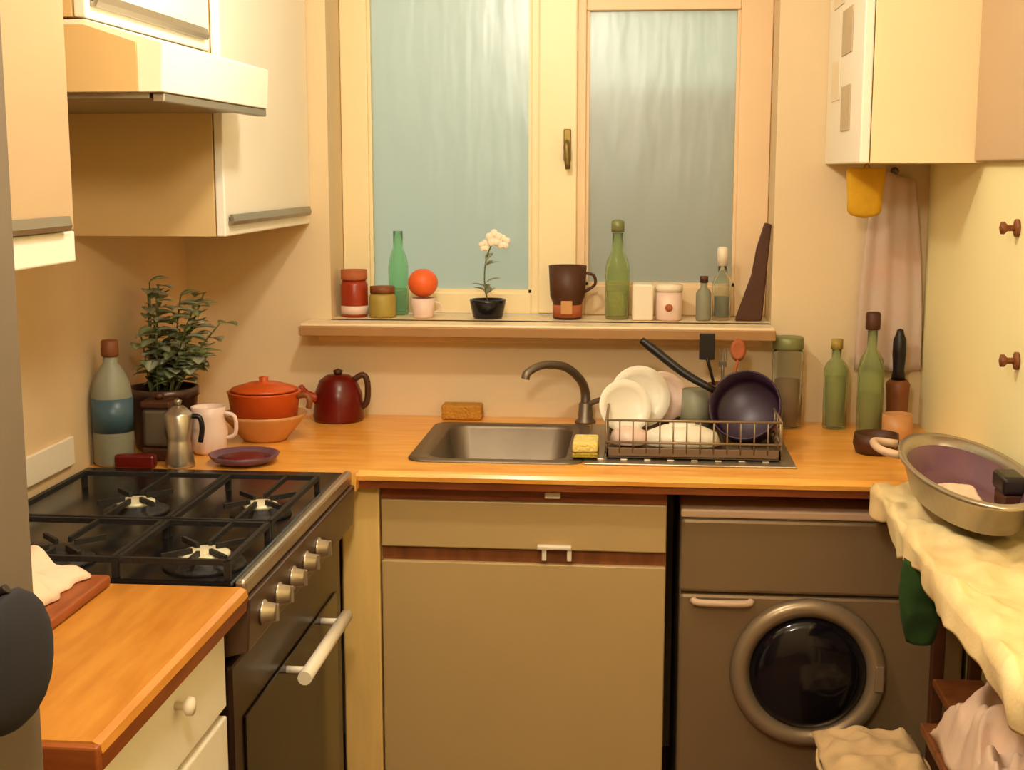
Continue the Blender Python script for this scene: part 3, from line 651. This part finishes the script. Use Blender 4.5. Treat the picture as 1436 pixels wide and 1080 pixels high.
o = thing('canister', 'dark steel and brown square canister just behind the hob in the left corner', 'canister', (-1.03, 2.90, WZ))
MB().box(-1.100, -1.035, 2.872, 2.935, WZ+.0301, WZ+.118, .010, 3).build('body', M['steel_dull'], o)
tag(MB().box(-1.102, -1.033, 2.870, 2.937, WZ, WZ+.03, .005).build('base', M['brown'], o), 'brown base')
tag(MB().box(-1.102, -1.033, 2.870, 2.937, WZ+.1185, WZ+.135, .005).lathe([(0, .135), (.008, .135), (.012, .146), (0, .150)], c=(-1.068, 2.903, WZ), n=18).build('lid', M['brown'], o), 'brown lid')

o = thing('moka_pot', 'shiny steel coffee pot with dark handle beside the square canister', 'coffee pot', (-.998, 2.826, WZ))
MB().lathe([(0, 0), (.033, 0), (.034, .004), (.026, .055), (.025, .062), (.034, .115), (.030, .120), (.012, .135), (0, .137)], c=(-.998, 2.826, WZ), n=8).build('body', M['steel'], o)
MB().lathe([(0, .137), (.006, .137), (.009, .146), (0, .152)], c=(-.998, 2.826, WZ), n=14).build('knob', M['steel'], o)
tag(MB().tube([(-.970, 2.826, WZ+.112), (-.951, 2.826, WZ+.110), (-.946, 2.826, WZ+.085), (-.951, 2.826, WZ+.055)], .006, n=8).build('handle', M['blackplastic'], o), 'dark handle')
o = thing('milk_jug', 'pinkish white jug between coffee pot and orange casserole', 'jug', (-.985, 2.985, WZ))
MB().lathe([(0, 0), (.034, 0), (.040, .01), (.044, .05), (.036, .085), (.040, .108), (.037, .108), (.033, .085), (.040, .05), (.035, .012), (0, .012)], c=(-.980, 2.975, WZ), n=30).build('body', M['pinkwhite'], o)
MB().tube([(-.942, 2.975, WZ+.093), (-.918, 2.975, WZ+.085), (-.918, 2.975, WZ+.045), (-.940, 2.975, WZ+.035)], .005, n=8).build('handle', M['pinkwhite'], o)
o = thing('sauce_dish', 'shallow pinkish dish of dark red sauce on the left worktop', 'dish', (-.83, 2.885, WZ))
MB().lathe([(0, 0), (.045, 0), (.070, .010), (.078, .022), (.074, .022), (.066, .013), (.042, .006), (0, .006)], c=(-.868, 2.873, WZ), n=36).build('dish', M['purple'], o)
MB().lathe([(0, .0105), (.050, .0105), (.060, .0125), (.03, .019), (0, .021)], c=(-.868, 2.873, WZ), n=30).build('sauce', M['maroon'], o)
o = MB().lathe([(0, 0), (.030, 0), (.042, .012), (.044, .034), (.040, .034), (.038, .013), (.027, .006), (0, .006)], c=(-1.055, 2.825-.001, WZ), n=32)
tag(o.build('bowl', M['darkred'], None), 'small dark red bowl at the back edge of the hob', 'bowl') if False else o.bm.free()
tag(MB().lathe([(0, 0), (.026, 0), (.030, .006), (.030, .030), (.026, .034), (0, .034)], c=(-1.0, 2.822-.0, WZ), n=28).build('spice_pot', M['darkred'], None) if False else MB().box(-1.135, -1.045, 2.792, 2.818, WZ, WZ+.030, .006).build('spice_tin', M['darkred'], None), 'small dark red tin at the back edge of the hob', 'tin')
o = thing('mixing_bowl', 'tan stoneware bowl beneath the orange casserole', 'bowl', (-.86, 3.14, WZ))
MB().lathe([(0, 0), (.050, 0), (.056, .006), (.098, .058), (.102, .066), (.097, .066), (.050, .012), (0, .010)], c=(-.895, 3.14, WZ), n=40).build('bowl_body', M['tanbowl'], o)
o = thing('casserole', 'orange casserole pan sitting in the tan bowl on the left worktop', 'casserole', (-.86, 3.14, WZ+.05))
MB().lathe([(0, 0), (.070, 0), (.078, .006), (.086, .062), (.089, .066), (.084, .068), (.074, .012), (0, .008)], c=(-.895, 3.14, WZ+.052), n=40).build('pan_body', M['orange'], o)
tag(MB().tube([(-.812, 3.13, WZ+.108), (-.789, 3.125, WZ+.112), (-.779, 3.12, WZ+.10), (-.782, 3.12, WZ+.082)], .007, n=8).build('handle', M['brown_mid'], o), 'brown handle')
MB().lathe([(0, .069), (.080, .069), (.078, .074), (.040, .086), (.010, .090), (.012, .1), (0, .102)], c=(-.895, 3.14, WZ+.052), n=40).build('lid', M['orange'], o)
o = thing('kettle', 'dark red kettle against the back wall, left of the sink', 'kettle', (-.78, 3.40, WZ))
MB().lathe([(0, 0), (.062, 0), (.066, .008), (.062, .07), (.048, .105), (.030, .118), (0, .120)], c=(-.775, 3.41, WZ), n=36).build('body', M['darkred'], o)
MB().tube([(-.825, 3.38, WZ+.06), (-.850, 3.37, WZ+.075), (-.862, 3.36, WZ+.095)], [.014, .010, .008], n=10).build('spout', M['red'], o)
tag(MB().tube([(-.735, 3.41, WZ+.105), (-.71, 3.41, WZ+.12), (-.698, 3.41, WZ+.10), (-.70, 3.41, WZ+.05), (-.716, 3.41, WZ+.035)], .008, n=8).build('handle', M['brown'], o), 'dark brown handle')
MB().lathe([(0, .1205), (.010, .1205), (.013, .130), (0, .136)], c=(-.775, 3.41, WZ), n=18).build('lid_knob', M['brown'], o)

# board and folded towel, left foreground
bd = MB().box(-1.17, -.815, 1.69, 1.975, WZ, WZ+.018, .006, 3)
tag(bd.build('chopping_board', M['board'], None), 'reddish wooden chopping board lying on the left foreground worktop', 'board')
def crump(x0, x1, y0, y1, z, h, seed, th=.004):
    def f(u, v):
        x = x0+(x1-x0)*u; y = y0+(y1-y0)*v
        e = min(u, 1-u, v, 1-v)
        n_ = noise.noise((x*14+seed, y*14, 0)) + .5*noise.noise((x*30, y*30+seed, 3))
        return (x+.012*noise.noise((v*5, seed, 1)), y+.012*noise.noise((u*5, seed, 7)), z+h*min(1, e*7)*(.55+.45*n_)+.001)
    return f
tag(MB().sheet(crump(-1.16, -.845, 1.78, 1.966, WZ+.020, .075, 5), 40, 40, .004).build('dish_towel', M['cloth_p'], None), 'crumpled pale pink dish towel on the reddish chopping board', 'towel')
tag(MB().box(-1.1995, -1.190, 2.38, 2.72, .925, .985, .002).build('splash_strip', M['plastic_w'], None), 'pale strip on the left wall beside the hob', 'strip')

# ------------------------------------------------------------------ fridge, left foreground
fg = thing('fridge', 'tall brown-grey fridge at the left edge of the foreground', 'fridge', (-.85, .80, 0))
MB().box(-1.19, -.555, .50, 1.10, .02, 1.90, .006).box(-1.15, -.6, .53, 1.07, 0, .02).build('body', M['fridge'], fg)
MB().box(-.553, -.522, .502, 1.098, .78, 1.898, .006).build('door', M['fridge'], fg)
MB().box(-.553, -.522, .502, 1.098, .04, .774, .006).build('door', M['fridge'], fg)
MB().tube([(-.5219, .985, 1.212), (-.500, .985, 1.212), (-.492, .985, 1.216)], .004, n=8).build('towel_hook', M['blackplastic'], fg)
bg = MB().lathe([(0, 0), (.018, .001), (.034, .005), (.048, .013), (.058, .025), (.063, .04), (.064, .055), (.060, .072), (.050, .088), (.036, .100), (.022, .107), (.014, .111), (0, .112)], c=(-.492, .990, 1.100), n=64, sx=.25, sy=1.0)
tag(bg.build('oven_glove', M['black_cloth'], None), 'black oven glove hanging on the fridge door in the left foreground', 'oven glove')

# ------------------------------------------------------------------ right trolley with cloth and pan
tr = thing('kitchen_trolley', 'narrow brown wooden trolley along the right wall, covered by a cloth', 'trolley', (.60, 2.2, 0))
TX0, TX1, TY0, TY1 = .492, .700, 1.62, 2.72
MB().box(TX0, TX1, TY0, TY1, .868, .892, .003).build('top', M['brown_mid'], tr)
for x in (.612, TX1-.014):
    for y in (TY0+.02, TY1-.02): MB().box(x-.012, x+.012, y-.014, y+.014, 0, .867, .002).build('leg', M['brown'], tr)
MB().box(.60, .699, TY0+.04, TY1-.04, .51, .528, .003).box(.53, .60, TY0+.04, 2.45, .51, .528, .003).build('shelf', M['brown_mid'], tr)

def drape(u, v):
    # u across (from hanging edge at left, over the top, to the wall), v along
    y = 1.60+(2.775-1.60)*v
    hangl = .034+.05*abs(noise.noise((y*5.0, 2.2, 0)))
    s = u*(hangl+.215)
    n_ = noise.noise((s*16, y*9, 1.3)); n2 = noise.noise((s*30, y*17, 4))
    if s < hangl:
        d = hangl-s
        return (.480-.010*(n_+.3)-.014*noise.noise((y*11, 5, d*6))*(d/hangl)*1.6, y, .897-d+.004*n2)
    x = .486+(s-hangl)
    return (x-.004, y, .9015+max(0, .020*n_+.012*n2+.006))
tag(MB().sheet(drape, 60, 150, .004).build('tablecloth', M['cloth_y'], None), 'pale yellow cloth draped and rumpled over the narrow right trolley', 'cloth')

pn = thing('roasting_pan', 'oval steel roasting pan with purple inside, on the yellow cloth', 'pan', (.585, 2.46, .93))
pc = (.598, 2.50, .932)
MB().lathe([(0, 0), (.070, 0), (.086, .010), (.100, .062), (.108, .068), (.108, .074), (.098, .073), (.092, .060), (.080, .014), (.068, .006), (0, .006)], c=pc, n=64, sx=.97, sy=2.95).build('pan_body', M['steel'], pn)
tag(MB().lathe([(0, .0065), (.068, .0065), (.0802, .0145), (.0918, .058), (.0905, .058), (.079, .0155), (.066, .009), (0, .009)], c=pc, n=64, sx=.97, sy=2.95).build('lining', M['purple'], pn), 'purple inner surface')
tag(MB().tube([(.505, 2.62, .998), (.475, 2.63, 1.004), (.468, 2.68, 1.004), (.475, 2.73, 1.004), (.520, 2.735, .998)], .008, n=8).build('side_handle', M['washer_lid'], pn), 'pinkish loop handle')
def glovef(u, v):
    a = 2*PI*u; w = .036*(.35+.65*math.sin(PI*min(.93, .10+.62*(1-v)+.12)))
    return (.503+math.cos(a)*w*1.0-.006*v, 2.36+math.sin(a)*w*.8+.01*noise.noise((u*6, v*4, 2)), .715+.1515*v)
t = bmesh.new(); nu, nv = 26, 18
g = [[t.verts.new(glovef(i/nu, j/nv)) for i in range(nu)] for j in range(nv+1)]
for j in range(nv):
    for i in range(nu):
        f = t.faces.new((g[j][i], g[j][(i+1) % nu], g[j+1][(i+1) % nu], g[j+1][i])); f.smooth = True
t.faces.new(g[0]); t.faces.new(g[-1]); bmesh.ops.recalc_face_normals(t, faces=t.faces)
gc = MB(); gc._add(t)
tag(gc.build('oven_cloth', M['green_cloth'], None), 'dark green bunched cloth hanging below the trolley top, beside the washing machine', 'cloth')

sb = thing('scrubbing_brush', 'black brush lying in the oval roasting pan at its right side', 'brush', (.66, 2.43, .945))
MB().box(.640, .683, 2.395, 2.475, .975, 1.008, .008, 3).build('back', M['blackplastic'], sb)
MB().box(.645, .678, 2.40, 2.47, .946, .9745, .003).build('bristles', M['brown'], sb)
tag(MB().sheet(crump(.555, .625, 2.42, 2.56, .946, .035, 31, .003), 20, 30, .003).build('cleaning_cloth', M['cloth_p'], None), 'small pale pink cloth crumpled inside the oval roasting pan', 'cloth')
# laundry basket low right
lb = thing('laundry_basket', 'beige laundry basket on the floor in front of the washing machine', 'basket', (.475, 2.60, 0))
def basket(b, cx, cy, rx, ry, h, th=.004):
    return b.lathe([(0, 0), (.86, 0), (1.0, h), (1.05, h+.006), (1.05, h+.016), (.97, h+.012), (.83, .008), (0, .008)], c=(cx, cy, 0), n=44, sx=rx, sy=ry)
lb_ = None
bmb = basket(MB(), .475, 2.60, .105, .16, .36)
bmb.build('basket_body', M['cloth_b'], lb)
tag(MB().sheet(crump(.372, .578, 2.46, 2.74, .379, .05, 9, .004), 30, 40, .004).build('towel', M['cloth_b'], None), 'beige towel lying on top of the laundry basket, lower right', 'towel')
tag(MB().sheet(crump(.535, .695, 1.78, 2.40, .530, .19, 21, .004), 40, 70, .005).build('laundry_bundle', M['cloth_p'], None), 'pale pink bundle of cloth on the lower shelf of the trolley', 'bundle')

# ------------------------------------------------------------------ ceiling lamp
def ceiling_lamp(LX, LY, LZ, label, energy, col, soft):
    cl = thing('ceiling_lamp', label, 'lamp', (LX, LY, ZC))
    MB().lathe([(0, 0), (.045, 0), (.040, -.02), (0, -.022)], c=(LX, LY, ZC-.0005), n=28).build('ceiling_rose', M['plastic_w'], cl)
    MB().tube([(LX, LY, ZC-.02), (LX, LY, LZ+.16)], .004, n=8).build('cord', M['plastic_w'], cl)
    MB().lathe([(0, .16), (.018, .16), (.020, .12), (.016, .115), (0, .115)], c=(LX, LY, LZ), n=20).build('lamp_holder', M['plastic_w'], cl)
    MB().lathe([(0, .114), (.013, .114), (.016, .10), (.030, .075), (.033, .055), (.027, .035), (.012, .024), (0, .022)], c=(LX, LY, LZ), n=28).build('bulb', M['bulb'], cl)
    ld = bpy.data.lights.new('lamp_light', 'POINT'); ld.energy = energy; ld.color = col; ld.shadow_soft_size = soft
    lo = bpy.data.objects.new('lamp_light', ld); lo.location = (LX, LY, LZ-.04); COL.objects.link(lo)
ceiling_lamp(-.36, 2.25, 2.18, 'bare warm bulb on a cord, hanging from the ceiling close to the sink', 23.5, (1, .92, .75), .05)
ceiling_lamp(-.20, .75, 2.06, 'added fill light out of view, a bare warm bulb on a cord far from the window', 49, (1, .90, .70), .10)  # fill light added out of view, pendant parts included

# ------------------------------------------------------------------ outside light: dusk daylight
wd = bpy.data.worlds.new('dusk_sky'); S.world = wd; wd.use_nodes = True; nt = wd.node_tree
bgd = nt.nodes['Background']; tc = nt.nodes.new('ShaderNodeTexCoord'); sx = nt.nodes.new('ShaderNodeSeparateXYZ'); rp = nt.nodes.new('ShaderNodeValToRGB')
mr = nt.nodes.new('ShaderNodeMapRange'); mr.inputs['From Min'].default_value = -.6; mr.inputs['From Max'].default_value = .6
nt.links.new(tc.outputs['Generated'], sx.inputs[0]); nt.links.new(sx.outputs['Z'], mr.inputs['Value']); nt.links.new(mr.outputs[0], rp.inputs[0]); nt.links.new(rp.outputs[0], bgd.inputs['Color'])
e = rp.color_ramp.elements; e[0].position = .25; e[0].color = (.22, .22, .13, 1); e[1].position = .8; e[1].color = (1.0, 1.0, .86, 1)
bgd.inputs['Strength'].default_value = 1.2

# ------------------------------------------------------------------ camera
f = 1900.; p = math.atan(300/f); yaw = math.atan(182/f*math.cos(p))
cd = bpy.data.cameras.new('camera'); cd.sensor_width = 36; cd.lens = 36*f/1436; cd.clip_start = .02
co = bpy.data.objects.new('camera', cd); co.location = (0, 0, 1.54); co.rotation_euler = (PI/2-p, 0, yaw); COL.objects.link(co)
S.camera = co
S.view_settings.view_transform = 'Standard'; S.view_settings.look = 'None'; S.view_settings.gamma = 1; S.view_settings.exposure = 0; S.view_settings.use_curve_mapping = False
S.cycles.use_denoising = True; S.cycles.max_bounces = 10; S.cycles.sample_clamp_indirect = 4
S.cycles.caustics_reflective = False
